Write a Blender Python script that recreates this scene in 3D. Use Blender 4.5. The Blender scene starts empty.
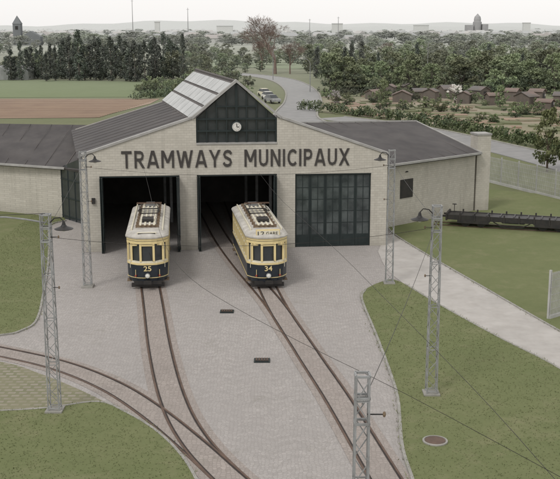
import bpy, bmesh, math, random
from mathutils import Vector, Matrix
R = random.Random(7)
scene = bpy.context.scene
# ------------------------------------------------------------------ survey
CAM_H=13.5; FPX=1000.0; HOR=26.0
TH=math.atan((239.5-HOR)/FPX); CT,ST=math.cos(TH),math.sin(TH)
def G(u,v,z=0.0):
    a=(239.5-v)/FPX; dx=(u-280)/FPX; dy=CT+a*ST; dz=-ST+a*CT
    t=(CAM_H-z)/(-dz)
    return Vector((dx*t,dy*t,z))
# ------------------------------------------------------------------ materials
def newmat(name):
    m=bpy.data.materials.new(name); m.use_nodes=True
    nt=m.node_tree; nt.nodes.clear()
    o=nt.nodes.new('ShaderNodeOutputMaterial'); b=nt.nodes.new('ShaderNodeBsdfPrincipled')
    nt.links.new(b.outputs[0],o.inputs[0])
    return m,nt,b
def N(nt,t,**kw):
    n=nt.nodes.new(t)
    for k,v in kw.items(): setattr(n,k,v)
    return n
def mixc(nt,fac,a,b,mode='MIX'):
    n=nt.nodes.new('ShaderNodeMix'); n.data_type='RGBA'; n.blend_type=mode
    for s,val in ((n.inputs[0],fac),(n.inputs[6],a),(n.inputs[7],b)):
        if isinstance(val,bpy.types.NodeSocket): nt.links.new(val,s)
        else: s.default_value=val if s is n.inputs[0] else (*val,1) if len(val)==3 else val
    return n.outputs[2]
def math_(nt,op,a,b=None,c=None,clamp=False):
    n=nt.nodes.new('ShaderNodeMath'); n.operation=op; n.use_clamp=clamp
    for i,val in enumerate((a,b,c)):
        if val is None: continue
        if isinstance(val,bpy.types.NodeSocket): nt.links.new(val,n.inputs[i])
        else: n.inputs[i].default_value=val
    return n.outputs[0]
def noise(nt,co,scale,detail=4,rough=.6):
    n=nt.nodes.new('ShaderNodeTexNoise'); n.inputs['Scale'].default_value=scale
    n.inputs['Detail'].default_value=detail; n.inputs['Roughness'].default_value=rough
    nt.links.new(co,n.inputs['Vector']); return n.outputs[0]
def ramp(nt,fac,lo,hi):
    n=nt.nodes.new('ShaderNodeMapRange'); n.inputs[1].default_value=lo; n.inputs[2].default_value=hi
    nt.links.new(fac,n.inputs[0]); return n.outputs[0]
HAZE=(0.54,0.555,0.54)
def hazed(nt,col,amount=1.0):  # aerial haze painted into base colour: fades to HAZE with distance, no volume
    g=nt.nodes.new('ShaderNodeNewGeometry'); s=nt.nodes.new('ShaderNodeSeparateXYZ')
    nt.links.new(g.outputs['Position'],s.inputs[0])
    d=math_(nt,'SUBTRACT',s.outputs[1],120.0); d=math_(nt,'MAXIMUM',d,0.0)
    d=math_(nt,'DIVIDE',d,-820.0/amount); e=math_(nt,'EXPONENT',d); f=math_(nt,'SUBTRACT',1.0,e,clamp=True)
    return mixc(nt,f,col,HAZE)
def simple(name,c1,c2=None,scale=3.0,rough=.7,bump=0.0,bscale=20,metal=0.0,world=False,haze=False,spec=.3,lo=.35,hi=.65,stain=0.0,hz=1.0):
    m,nt,b=newmat(name)
    if world: co=N(nt,'ShaderNodeNewGeometry').outputs['Position']
    else: co=N(nt,'ShaderNodeTexCoord').outputs['Object']
    c2=c2 or tuple(x*.8 for x in c1)
    f=ramp(nt,noise(nt,co,scale,6),lo,hi)
    col=mixc(nt,f,c1,c2)
    if stain>0:
        f2=ramp(nt,noise(nt,co,scale*.13+.05,3),.45,.7)
        f2=math_(nt,'MULTIPLY',f2,stain)
        col=mixc(nt,f2,col,tuple(x*.5 for x in c1))
    if haze: col=hazed(nt,col,hz)
    nt.links.new(col,b.inputs['Base Color'])
    b.inputs['Roughness'].default_value=rough; b.inputs['Metallic'].default_value=metal
    b.inputs['Specular IOR Level'].default_value=spec
    if bump>0:
        bn=N(nt,'ShaderNodeBump'); bn.inputs['Strength'].default_value=bump; bn.inputs['Distance'].default_value=.02
        nt.links.new(noise(nt,co,bscale,4),bn.inputs['Height']); nt.links.new(bn.outputs[0],b.inputs['Normal'])
    return m
def grassmat(name,ca,cb,cc,haze=False,bare=.0):
    m,nt,b=newmat(name); co=N(nt,'ShaderNodeNewGeometry').outputs['Position']
    f1=ramp(nt,noise(nt,co,.16,6,.65),.38,.62); f2=ramp(nt,noise(nt,co,1.3,6,.75),.35,.68); f3=ramp(nt,noise(nt,co,11,5,.75),.3,.75)
    col=mixc(nt,f1,ca,cb); col=mixc(nt,math_(nt,'MULTIPLY',f2,.6),col,cc)
    col=mixc(nt,math_(nt,'MULTIPLY',f3,.30),col,tuple(x*.66 for x in ca))
    f4=ramp(nt,noise(nt,co,.4,8,.8),.52,.70)
    if bare>0: col=mixc(nt,math_(nt,'MULTIPLY',f4,bare),col,(.26,.235,.15))
    if haze: col=hazed(nt,col)
    nt.links.new(col,b.inputs['Base Color']); b.inputs['Roughness'].default_value=.95; b.inputs['Specular IOR Level'].default_value=.1
    bn=N(nt,'ShaderNodeBump'); bn.inputs['Strength'].default_value=.4; bn.inputs['Distance'].default_value=.05
    nt.links.new(noise(nt,co,12,5,.8),bn.inputs['Height']); nt.links.new(bn.outputs[0],b.inputs['Normal'])
    return m
def settmat(name,c1,c2,mort,size=.13,arc=.38,w=1.5,big=.45,band=.12):
    m,nt,b=newmat(name); co=N(nt,'ShaderNodeNewGeometry').outputs['Position']
    wn=N(nt,'ShaderNodeTexNoise'); wn.inputs['Scale'].default_value=1.1; nt.links.new(co,wn.inputs['Vector'])
    va=N(nt,'ShaderNodeVectorMath',operation='SCALE'); va.inputs['Scale'].default_value=.30; nt.links.new(wn.outputs['Color'],va.inputs[0])
    vb=N(nt,'ShaderNodeVectorMath',operation='ADD'); nt.links.new(co,vb.inputs[0]); nt.links.new(va.outputs[0],vb.inputs[1])
    s=N(nt,'ShaderNodeSeparateXYZ'); nt.links.new(vb.outputs[0],s.inputs[0])
    k=math_(nt,'MULTIPLY',s.outputs[0],math.pi/w); k=math_(nt,'SINE',k); k=math_(nt,'ABSOLUTE',k); k=math_(nt,'MULTIPLY',k,arc)
    y=math_(nt,'SUBTRACT',s.outputs[1],k); c=N(nt,'ShaderNodeCombineXYZ'); nt.links.new(s.outputs[0],c.inputs[0]); nt.links.new(y,c.inputs[1])
    vo=N(nt,'ShaderNodeTexVoronoi'); vo.inputs['Scale'].default_value=1/size; vo.inputs['Randomness'].default_value=.45; nt.links.new(c.outputs[0],vo.inputs['Vector'])
    ve=N(nt,'ShaderNodeTexVoronoi',feature='DISTANCE_TO_EDGE'); ve.inputs['Scale'].default_value=1/size; ve.inputs['Randomness'].default_value=.45; nt.links.new(c.outputs[0],ve.inputs['Vector'])
    sv=N(nt,'ShaderNodeSeparateXYZ'); nt.links.new(vo.outputs['Color'],sv.inputs[0])
    col=mixc(nt,sv.outputs[0],c1,c2)
    col=mixc(nt,math_(nt,'MULTIPLY',ramp(nt,sv.outputs[1],.78,.95),.35),col,tuple(x*1.2 for x in c1))
    joint=ramp(nt,ve.outputs['Distance'],.13,.03); col=mixc(nt,math_(nt,'MULTIPLY',joint,.6),col,mort)
    f1=ramp(nt,noise(nt,co,.2,7,.7),.38,.62); f2=ramp(nt,noise(nt,co,1.9,7,.8),.35,.7)
    kk=math_(nt,'MULTIPLY',y,2*math.pi/.52); kk=math_(nt,'SINE',kk); kk=math_(nt,'MULTIPLY_ADD',kk,band,band)
    kk=math_(nt,'MULTIPLY',kk,ramp(nt,noise(nt,co,.35,4),.35,.6))
    col=mixc(nt,math_(nt,'MULTIPLY',f1,big),col,tuple(x*.74 for x in c1))
    col=mixc(nt,math_(nt,'MULTIPLY',f2,.4),col,tuple(x*.78 for x in c2))
    col=mixc(nt,kk,col,mort)
    f3=ramp(nt,noise(nt,co,.45,8,.82),.56,.72); col=mixc(nt,math_(nt,'MULTIPLY',f3,.42),col,(.19,.18,.145))
    nt.links.new(col,b.inputs['Base Color']); b.inputs['Roughness'].default_value=.85; b.inputs['Specular IOR Level'].default_value=.2
    bn=N(nt,'ShaderNodeBump'); bn.inputs['Strength'].default_value=.4; bn.inputs['Distance'].default_value=.015
    nt.links.new(ramp(nt,ve.outputs['Distance'],.0,.2),bn.inputs['Height']); nt.links.new(bn.outputs[0],b.inputs['Normal'])
    return m
def brickmat(name,c1,c2,mort,bw=.33,rh=.15,ms=.009):
    m,nt,b=newmat(name); co=N(nt,'ShaderNodeTexCoord').outputs['Object']
    s=N(nt,'ShaderNodeSeparateXYZ'); nt.links.new(co,s.inputs[0]); c=N(nt,'ShaderNodeCombineXYZ')
    xy=math_(nt,'ADD',s.outputs[0],s.outputs[1]); nt.links.new(xy,c.inputs[0]); nt.links.new(s.outputs[2],c.inputs[1])
    br=N(nt,'ShaderNodeTexBrick'); nt.links.new(c.outputs[0],br.inputs['Vector'])
    br.inputs['Scale'].default_value=1; br.inputs['Brick Width'].default_value=bw; br.inputs['Row Height'].default_value=rh
    br.inputs['Mortar Size'].default_value=ms
    br.inputs['Color1'].default_value=(*c1,1); br.inputs['Color2'].default_value=(*c2,1); br.inputs['Mortar'].default_value=(*mort,1)
    f=ramp(nt,noise(nt,co,.9,7,.75),.4,.7); col=mixc(nt,math_(nt,'MULTIPLY',f,.35),br.outputs['Color'],tuple(x*.7 for x in c1))
    mp=N(nt,'ShaderNodeMapping'); mp.inputs['Scale'].default_value=(2.2,2.2,.18); nt.links.new(co,mp.inputs['Vector'])
    st=ramp(nt,noise(nt,mp.outputs[0],1.0,5,.7),.52,.75); col=mixc(nt,math_(nt,'MULTIPLY',st,.4),col,(.25,.235,.20))
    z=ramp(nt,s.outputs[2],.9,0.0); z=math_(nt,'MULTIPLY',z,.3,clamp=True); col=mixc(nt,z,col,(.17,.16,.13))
    nt.links.new(col,b.inputs['Base Color']); b.inputs['Roughness'].default_value=.9; b.inputs['Specular IOR Level'].default_value=.15
    bn=N(nt,'ShaderNodeBump'); bn.inputs['Strength'].default_value=.5; bn.inputs['Distance'].default_value=.01
    nt.links.new(math_(nt,'SUBTRACT',1.0,br.outputs['Fac']),bn.inputs['Height']); nt.links.new(bn.outputs[0],b.inputs['Normal'])
    return m
def leafmat(name,c1,c2):
    m,nt,b=newmat(name); oi=N(nt,'ShaderNodeObjectInfo'); co=N(nt,'ShaderNodeTexCoord').outputs['Object']
    col=mixc(nt,ramp(nt,noise(nt,co,.9,3),.35,.65),c1,c2)
    hs=N(nt,'ShaderNodeHueSaturation'); nt.links.new(col,hs.inputs['Color']); hs.inputs['Saturation'].default_value=.88
    nt.links.new(math_(nt,'MULTIPLY_ADD',oi.outputs['Random'],.06,.46),hs.inputs['Hue'])
    nt.links.new(math_(nt,'MULTIPLY_ADD',oi.outputs['Random'],1.0,.7),hs.inputs['Value'])
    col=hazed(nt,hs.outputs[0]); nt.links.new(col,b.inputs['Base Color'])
    b.inputs['Roughness'].default_value=.8; b.inputs['Specular IOR Level'].default_value=.15
    return m
M={}
M['lawn']=grassmat('lawn_grass',(.150,.172,.080),(.178,.192,.096),(.13,.15,.068),bare=.45)
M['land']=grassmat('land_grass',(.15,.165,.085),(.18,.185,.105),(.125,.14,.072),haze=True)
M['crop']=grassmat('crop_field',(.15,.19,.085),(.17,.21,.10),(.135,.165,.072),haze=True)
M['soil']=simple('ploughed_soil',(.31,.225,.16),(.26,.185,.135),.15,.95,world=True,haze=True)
M['soil2']=simple('garden_soil',(.27,.225,.165),(.16,.165,.09),.12,.95,world=True,haze=True,lo=.42,hi=.58)
M['sett']=settmat('granite_setts',(.405,.38,.362),(.335,.315,.30),(.24,.225,.208))
M['tracksett']=settmat('track_setts',(.355,.315,.288),(.29,.258,.235),(.20,.178,.158),size=.15,arc=0,big=.3,band=.0)
M['concrete']=simple('path_concrete',(.44,.42,.395),(.37,.35,.325),1.2,.9,.2,25,world=True,stain=.25)
M['kerb']=simple('kerb_stone',(.33,.32,.295),(.24,.235,.21),2,.9,world=True)
M['asphalt']=simple('asphalt',(.27,.265,.26),(.22,.22,.215),.6,.9,world=True,haze=True)
M['rail']=simple('rail_steel',(.14,.09,.065),(.09,.06,.045),2,.5,metal=.3,world=True)
M['groove']=simple('rail_groove',(.05,.04,.035),(.035,.03,.028),2,.9,world=True)
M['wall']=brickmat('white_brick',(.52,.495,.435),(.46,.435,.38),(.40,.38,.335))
M['coping']=simple('coping_stone',(.37,.365,.35),(.28,.275,.26),1.5,.8)
M['roof']=simple('roof_felt',(.065,.06,.06),(.09,.083,.08),.8,.75,.3,6,world=True,stain=.35)
M['roofrib']=simple('roof_seam',(.11,.10,.095),(.09,.08,.075),1,.7,world=True)
M['panel']=simple('skylight_panel',(.44,.45,.44),(.33,.34,.33),.7,.35,world=True,stain=.5)
M['darkframe']=simple('dark_green_steel',(.022,.031,.031),(.016,.024,.024),2,.45)
M['glass']=simple('window_glass',(.03,.035,.038),(.055,.06,.062),.6,.08,spec=.5)
M['glassb']=simple('door_glass',(.085,.10,.10),(.025,.032,.034),.9,.12,spec=.5)
M['letter']=simple('letter_metal',(.06,.055,.05),(.045,.04,.038),3,.5)
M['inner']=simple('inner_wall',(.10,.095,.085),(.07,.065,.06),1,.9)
M['white']=simple('white_paint',(.68,.67,.63),(.55,.54,.5),2,.6)
M['galv']=simple('grey_paint_steel',(.30,.31,.31),(.20,.20,.195),3,.6,world=True)
M['black']=simple('black_iron',(.024,.024,.024),(.04,.036,.033),3,.5)
M['fence']=simple('fence_grey',(.44,.44,.42),(.34,.34,.325),1.2,.7,world=True)
M['cream']=simple('cream_paint',(.72,.595,.31),(.65,.53,.27),2.5,.35,spec=.5)
M['ivory']=simple('ivory_paint',(.72,.68,.54),(.62,.58,.46),2.5,.4,spec=.5)
M['navy']=simple('dark_blue_paint',(.012,.019,.028),(.02,.026,.034),2.5,.3,spec=.5)
M['troof']=simple('tram_roof_canvas',(.54,.52,.475),(.38,.36,.325),2.2,.8,stain=.55)
M['tbrown']=simple('timber_slats',(.20,.15,.10),(.14,.10,.07),4,.8)
M['lamp']=simple('lamp_lens',(.75,.75,.68),(.6,.6,.55),3,.15,spec=.6)
M['bark']=simple('bark',(.09,.07,.05),(.06,.045,.035),3,.95,haze=True)
M['red']=simple('red_paint',(.35,.04,.03),(.25,.03,.02),3,.5)
M['twig']=simple('bare_twigs',(.22,.165,.14),(.17,.13,.11),2,.95)
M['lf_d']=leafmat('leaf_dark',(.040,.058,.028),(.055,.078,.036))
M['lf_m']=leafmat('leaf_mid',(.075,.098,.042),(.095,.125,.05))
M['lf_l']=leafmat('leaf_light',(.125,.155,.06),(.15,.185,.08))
M['pf_d']=leafmat('conifer_dark',(.026,.038,.026),(.036,.05,.032))
M['pf_m']=leafmat('conifer_mid',(.044,.06,.036),(.054,.075,.042))
M['blossom']=leafmat('blossom',(.45,.42,.40),(.5,.48,.45))
M['shedw']=simple('shed_timber',(.13,.10,.08),(.09,.075,.06),1,.9,haze=True)
M['shedr']=simple('shed_roof',(.17,.12,.10),(.11,.10,.095),.12,.9,haze=True,world=True,lo=.45,hi=.55)
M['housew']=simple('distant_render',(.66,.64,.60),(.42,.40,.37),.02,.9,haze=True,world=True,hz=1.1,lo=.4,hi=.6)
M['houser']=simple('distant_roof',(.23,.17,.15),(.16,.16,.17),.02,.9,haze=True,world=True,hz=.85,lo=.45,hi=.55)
M['tower']=simple('tower_stone',(.20,.21,.215),(.16,.17,.175),.1,.9,world=True)
M['mastg']=simple('distant_mast_steel',(.34,.34,.34),(.28,.28,.28),.1,.9,world=True)
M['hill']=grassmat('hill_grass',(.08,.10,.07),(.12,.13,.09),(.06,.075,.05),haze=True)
# ------------------------------------------------------------------ mesh builder
class MB:
    def __init__(s): s.v=[];s.f=[];s.m=[];s.mats=[]
    def mi(s,mat):
        if mat not in s.mats: s.mats.append(mat)
        return s.mats.index(mat)
    def add(s,vs,fs,mat,X=None):
        o=len(s.v); i=s.mi(mat)
        for p in vs:
            p=Vector(p); s.v.append(tuple(X@p if X else p))
        for f in fs: s.f.append(tuple(o+k for k in f)); s.m.append(i)
    def box(s,a,b,mat,X=None):
        x0,y0,z0=a;x1,y1,z1=b
        s.add([(x0,y0,z0),(x1,y0,z0),(x1,y1,z0),(x0,y1,z0),(x0,y0,z1),(x1,y0,z1),(x1,y1,z1),(x0,y1,z1)],
              [(3,2,1,0),(4,5,6,7),(0,1,5,4),(1,2,6,5),(2,3,7,6),(3,0,4,7)],mat,X)
    def prism(s,poly,z0,z1,mat,X=None):
        n=len(poly); s.add([(p[0],p[1],z0) for p in poly]+[(p[0],p[1],z1) for p in poly],
            [tuple(range(n))[::-1],tuple(range(n,2*n))]+[(i,(i+1)%n,n+(i+1)%n,n+i) for i in range(n)],mat,X)
    def prismy(s,poly,y0,y1,mat,X=None):
        n=len(poly); s.add([(p[0],y0,p[1]) for p in poly]+[(p[0],y1,p[1]) for p in poly],
            [tuple(range(n)),tuple(range(n,2*n))[::-1]]+[(i,n+i,n+(i+1)%n,(i+1)%n) for i in range(n)],mat,X)
    def slab(s,quad,t,mat,X=None):
        q=[Vector(p) for p in quad]; nrm=(q[1]-q[0]).cross(q[-1]-q[0]).normalized()
        n=len(q); s.add(q+[p-nrm*t for p in q],[tuple(range(n)),tuple(range(n,2*n))[::-1]]+[(i,n+i,n+(i+1)%n,(i+1)%n) for i in range(n)],mat,X)
    def beam(s,p,q,r,mat,n=4,r2=None,X=None):
        p=Vector(p);q=Vector(q);d=(q-p)
        if d.length<1e-6: return
        d.normalize(); u=d.cross(Vector((0,0,1)) if abs(d.z)<.95 else Vector((1,0,0))).normalized(); w=d.cross(u)
        r2=r if r2 is None else r2; vs=[]
        for c,rr in ((p,r),(q,r2)):
            for k in range(n):
                a=2*math.pi*(k+.5)/n; vs.append(c+u*math.cos(a)*rr+w*math.sin(a)*rr)
        s.add(vs,[(i,(i+1)%n,n+(i+1)%n,n+i) for i in range(n)]+[tuple(range(n))[::-1],tuple(range(n,2*n))],mat,X)
    def tube(s,pts,r,mat,n=4,X=None):
        for a,b in zip(pts[:-1],pts[1:]): s.beam(a,b,r,mat,n,X=X)
    def lathe(s,prof,c,mat,n=12,X=None):
        vs=[];fs=[]
        for r,z in prof:
            for k in range(n):
                a=2*math.pi*k/n; vs.append((c[0]+r*math.cos(a),c[1]+r*math.sin(a),c[2]+z))
        for j in range(len(prof)-1):
            for k in range(n): fs.append((j*n+k,j*n+(k+1)%n,(j+1)*n+(k+1)%n,(j+1)*n+k))
        fs.append(tuple(range(n))[::-1]); fs.append(tuple(range((len(prof)-1)*n,len(prof)*n)))
        s.add(vs,fs,mat,X)
    def rings(s,rs,mat,X=None,cap=True):
        n=len(rs[0]); vs=[p for r in rs for p in r]; fs=[]
        for j in range(len(rs)-1):
            for k in range(n): fs.append((j*n+k,j*n+(k+1)%n,(j+1)*n+(k+1)%n,(j+1)*n+k))
        if cap: fs.append(tuple(range(n))[::-1]); fs.append(tuple(range((len(rs)-1)*n,len(rs)*n)))
        s.add(vs,fs,mat,X)
    def mesh(s,name,recalc=True):
        me=bpy.data.meshes.new(name); me.from_pydata(s.v,[],s.f)
        for m in s.mats: me.materials.append(M[m])
        me.polygons.foreach_set('material_index',s.m)
        if recalc:
            bm=bmesh.new(); bm.from_mesh(me); bmesh.ops.recalc_face_normals(bm,faces=bm.faces); bm.to_mesh(me); bm.free()
        me.update(); return me
    def obj(s,name,parent=None,recalc=True,bevel=0):
        o=bpy.data.objects.new(name,s.mesh(name,recalc)); scene.collection.objects.link(o)
        if parent: o.parent=parent
        return o
def empty(name,loc=(0,0,0),rz=0,parent=None):
    e=bpy.data.objects.new(name,None); scene.collection.objects.link(e); e.location=loc; e.rotation_euler=(0,0,rz); e.empty_display_size=.3
    if parent: e.parent=parent
    return e
def inst(name,me,loc,rz=0,sc=(1,1,1),parent=None):
    o=bpy.data.objects.new(name,me); scene.collection.objects.link(o); o.location=loc; o.rotation_euler=(0,0,rz); o.scale=sc
    if parent: o.parent=parent
    return o
def sheet(name,pts,z,mat,thick=0.0):
    mb=MB(); P=[(p[0],p[1]) for p in pts]
    mb.prism(P,z-max(thick,.002),z,mat); return mb.obj(name)
def smoothline(pts,n=8):
    P=[Vector((p[0],p[1],0)) for p in pts]; P=[P[0]*2-P[1]]+P+[P[-1]*2-P[-2]]; out=[]
    for i in range(1,len(P)-2):
        for k in range(n):
            t=k/n; a,b,c,d=P[i-1],P[i],P[i+1],P[i+2]
            out.append(.5*((2*b)+(c-a)*t+(2*a-5*b+4*c-d)*t*t+(3*b-a-3*c+d)*t**3))
    out.append(P[-2]); return out
def ribbon(mb,line,o0,o1,z0,z1,mat):
    L=[];n=len(line)
    for i,p in enumerate(line):
        d=(line[min(i+1,n-1)]-line[max(i-1,0)]).normalized(); q=Vector((-d.y,d.x,0)); L.append((p+q*o0,p+q*o1))
    vs=[];fs=[]
    for a,b in L: vs+=[(a.x,a.y,z1),(b.x,b.y,z1),(a.x,a.y,z0),(b.x,b.y,z0)]
    for i in range(n-1):
        k=4*i; fs+=[(k,k+1,k+5,k+4),(k,k+4,k+6,k+2),(k+1,k+3,k+7,k+5)]
    mb.add(vs,fs,mat)
# ------------------------------------------------------------------ ground
mb=MB(); mb.add([(-3500,-100,0),(3500,-100,0),(3500,4500,0),(-3500,4500,0)],[(0,1,2,3)],'land'); mb.obj('ground')
sheet('forecourt_pavement',[(-40,5),(25,5),(25,50),(8,62),(8,78),(-13.6,78),(-14,71),(-40,71)],.006,'sett')
def kerb(name,px):
    mb=MB(); ribbon(mb,smoothline([G(*p) for p in px],6),-.05,.05,.0,.075,'kerb'); mb.obj(name)
e1=[(66,221),(50,226),(49,245),(48,265),(44,290),(37,320),(22,331),(0,336),(-90,345)]
sm=lambda px:[(p.x,p.y) for p in smoothline([G(*q) for q in px],6)]
sheet('lawn',sm(e1)+[tuple(G(-90,212)[:2]),tuple(G(60,212)[:2])],.06,'lawn',.05); kerb('lawn_kerb',e1)
e2=[(-90,413),(0,412),(50,409),(98,403),(125,413),(155,431),(180,455),(198,485),(215,540)]
sheet('lawn.001',sm(e2)+[tuple(G(-90,540)[:2])],.06,'lawn',.05); kerb('lawn_kerb.001',e2)
e3=[(386,226),(396,236),(430,257),(480,286),(530,315),(560,332),(640,378)]
sheet('lawn.002',sm(e3)+[tuple(G(700,300)[:2]),tuple(G(660,205)[:2]),tuple(G(490,190)[:2]),tuple(G(395,200)[:2])],.06,'lawn',.05)
e4=[(640,425),(560,370),(500,339),(440,306),(405,285),(388,281),(366,290),(362,300),(376,335),(389,370),(398,400),(402,445),(412,479),(440,560)]
sheet('lawn.003',sm(e4)+[tuple(G(640,560)[:2])],.06,'lawn',.05); kerb('lawn_kerb.002',e4[6:])
pth=[(640,378),(560,332),(530,315),(480,286),(430,257),(396,236),(384,238)]
pth2=[(378,252),(386,268),(405,285),(440,306),(500,339),(560,370),(640,425)]
sheet('footpath',sm(pth)+sm(pth2),.03,'concrete',.03)
kerb('path_kerb',e3); kerb('path_kerb.001',pth2[2:])
m,nt,b=newmat('grass_pavers'); co=N(nt,'ShaderNodeNewGeometry').outputs['Position']
br=N(nt,'ShaderNodeTexBrick'); nt.links.new(co,br.inputs['Vector']); br.inputs['Scale'].default_value=1
br.inputs['Brick Width'].default_value=.42; br.inputs['Row Height'].default_value=.3; br.inputs['Mortar Size'].default_value=.07
br.inputs['Color1'].default_value=(.29,.26,.215,1); br.inputs['Color2'].default_value=(.24,.215,.175,1); br.inputs['Mortar'].default_value=(.16,.16,.095,1)
col=mixc(nt,math_(nt,'MULTIPLY',ramp(nt,noise(nt,co,.8,7,.75),.38,.6),.8),br.outputs['Color'],(.20,.19,.12))
nt.links.new(col,b.inputs['Base Color']); b.inputs['Roughness'].default_value=.95; M['paver']=m
sheet('grass_pavers',sm([(-90,352),(0,362),(40,374),(75,388),(104,402),(98,403),(50,409),(0,412),(-90,413)]),.016,'paver')
# ------------------------------------------------------------------ tracks
tracks=[[(138,200),(143,240),(152,297),(160,350),(173,400),(194,440),(232,481),(300,540),(400,620),(560,760)],
        [(-90,335),(0,352),(60,366),(110,386),(150,411),(192,445),(232,481),(290,530),(380,600),(530,730)],
        [(225,190),(240,225),(272,297),(305,350),(338,400),(380,470),(422,540),(480,640),(560,790)],
        [(190,185),(206,212),(222,240),(243,268),(273,303),(305,350)]]
for i,t in enumerate(tracks):
    L=smoothline([G(*p) for p in t],10); mb=MB(); z=.012+.004*i
    ribbon(mb,L,-.8,.8,z-.003,z,'tracksett')
    for s in (-.5,.5):
        sg=1 if s>0 else -1
        ribbon(mb,L,s-.035,s+.035,z-.003,.032+.002*i,'rail')
        g=s-sg*.065; ribbon(mb,L,g-.025,g+.025,z-.003,.027+.002*i,'groove')
    mb.obj('tram_track')
for (u,v) in ((227,312),(262,361)):
    p=G(u,v); mb=MB(); mb.box((-.33,-.25,.01),(.33,.25,.05),'darkframe'); mb.box((-.28,-.18,.05),(.28,.18,.075),'black')
    for k in range(5): mb.box((-.25+k*.11,-.16,.075),(-.2+k*.11,.16,.09),'rail')
    o=mb.obj('point_box_cover'); o.location=p
p=G(435,443); mb=MB(); mb.lathe([(.42,0),(.42,.10),(.36,.11),(.36,.085),(0.01,.085)],(0,0,0),'kerb',20); mb.lathe([(.34,.086),(.34,.10),(.01,.10)],(0,0,0),'rail',20)
o=mb.obj('manhole_cover'); o.location=p
# ------------------------------------------------------------------ depot
A0=math.atan2(.103,.9947); depot=empty('tram_depot',(-10.87,59.6,0),A0)
ex=Vector((math.cos(A0),math.sin(A0),0)); ey=Vector((-math.sin(A0),math.cos(A0),0)); O=Vector((-10.87,59.6,0))
def LW(X,Y,z): d=Vector((X,Y,0))-O; return Vector((d.dot(ex),d.dot(ey),z))
SK=-.12; DEP=17.0
xl,xr=-.95,17.6; zl,zr=5.9,5.75; gx0,gx1,gm=5.85,10.75,8.3
mb=MB()
out=[(xl,0),(0,0),(0,4.65),(4.8,4.65),(4.8,0),(5.85,0),(5.85,4.65),(10.74,4.65),(10.74,0),(11.87,0),(11.87,4.62),(16.6,4.62),(16.6,0),(xr,0),
     (xr,zr),(gx1,8.1),(gx1,6.55),(gx0,6.55),(gx0,8.1),(xl,zl)]
mb.prismy(out,0,.4,'wall')
def sk(x,y): return x+SK*y
mb.add([(xl,.4,0),(sk(xl,DEP),DEP,0),(sk(xl,DEP),DEP,5.6),(xl,.4,5.6)],[(0,1,2,3)],'wall')
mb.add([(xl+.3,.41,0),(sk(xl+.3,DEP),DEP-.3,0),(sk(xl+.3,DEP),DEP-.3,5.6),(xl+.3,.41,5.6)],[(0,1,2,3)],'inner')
mb.add([(xr,.4,0),(sk(xr,DEP),DEP,0),(sk(xr,DEP),DEP,5.5),(xr,.4,5.5)],[(0,1,2,3)],'wall')
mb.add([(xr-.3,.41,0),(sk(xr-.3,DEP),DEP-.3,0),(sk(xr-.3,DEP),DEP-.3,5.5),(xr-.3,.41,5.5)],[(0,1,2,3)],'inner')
bx=lambda x:sk(x,DEP)
mb.prismy([(bx(xl),0),(bx(xr),0),(bx(xr),zr-.1),(bx(gx1),7.9),(bx(gm),9.9),(bx(gx0),7.9),(bx(xl),zl-.1)],DEP,DEP+.3,'wall')
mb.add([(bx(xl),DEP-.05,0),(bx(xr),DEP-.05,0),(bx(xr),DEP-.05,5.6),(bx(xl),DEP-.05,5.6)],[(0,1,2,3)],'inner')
# roof trusses and racks seen dimly inside
for y in (4.5,9,13):
    mb.box((sk(-.4,y),y,4.9),(sk(17,y),y+.18,5.1),'galv')
    for x in (5.3,11.3): mb.box((sk(x,y)-.09,y,0),(sk(x,y)+.09,y+.18,4.9),'galv')
mb.obj('walls',depot,recalc=True)
mb=MB()
def cope(x0,z0,x1,z1,y0=-.07,y1=.5,t=.14):
    mb.prismy([(x0,z0),(x1,z1),(x1,z1+t),(x0,z0+t)],y0,y1,'coping')
cope(xl-.1,zl-.02,gx0,8.12); cope(gx1,8.12,xr+.1,zr-.02)
cope(gx0-.22,8.02,gm,10.2,-.12,.5,.18); cope(gm+.003,10.2,gx1+.22,8.02,-.12,.5,.18)
mb.box((gx0,-.05,6.5),(gx1,.44,6.6),'coping')
mb.obj('coping',depot)
mb=MB()
mb.slab([(xl-.35,.42,zl-.2),(gx0+.3,.42,8.0),(bx(gx0+.3),DEP+.5,8.0),(bx(xl-.35),DEP+.5,zl-.2)],.2,'roof')
mb.slab([(gx1-.3,.42,8.0),(xr+.35,.42,zr-.2),(bx(xr+.35),DEP+.5,zr-.2),(bx(gx1-.3),DEP+.5,8.0)],.2,'roof')
for k in range(1,11):
    y=.42+k*1.55
    mb.slab([(sk(xl-.3,y),y,zl-.18),(sk(gx0+.3,y),y,8.02),(sk(gx0+.3,y),y+.04,8.02),(sk(xl-.3,y),y+.04,zl-.18)],.02,'roofrib')
    mb.slab([(sk(gx1-.3,y),y,8.02),(sk(xr+.3,y),y,zr-.18),(sk(xr+.3,y),y+.04,zr-.18),(sk(gx1-.3,y),y+.04,8.02)],.02,'roofrib')
for sx in (-1,1):
    xe=gm+sx*2.75; ze=7.78; xg=gm; zg=10.22
    q=[(xe,.5,ze),(xg,.5,zg),(bx(xg),DEP+.6,zg),(bx(xe),DEP+.6,ze)]
    if sx>0: q=[q[1],q[0],q[3],q[2]]
    mb.slab(q,.12,'roofrib')
    for j,(a,b_) in enumerate(((.06,.33),(.38,.64),(.69,.94))):
        for k in range(8):
            y0=.75+k*2.08; y1=y0+1.98
            def P(t,y): return Vector((sk(xe+(xg-xe)*t,y),y,ze+(zg-ze)*t+.035))
            q=[P(a,y0),P(b_,y0),P(b_,y1),P(a,y1)]
            if sx>0: q=q[::-1]
            mb.slab(q,.03,'panel')
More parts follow.
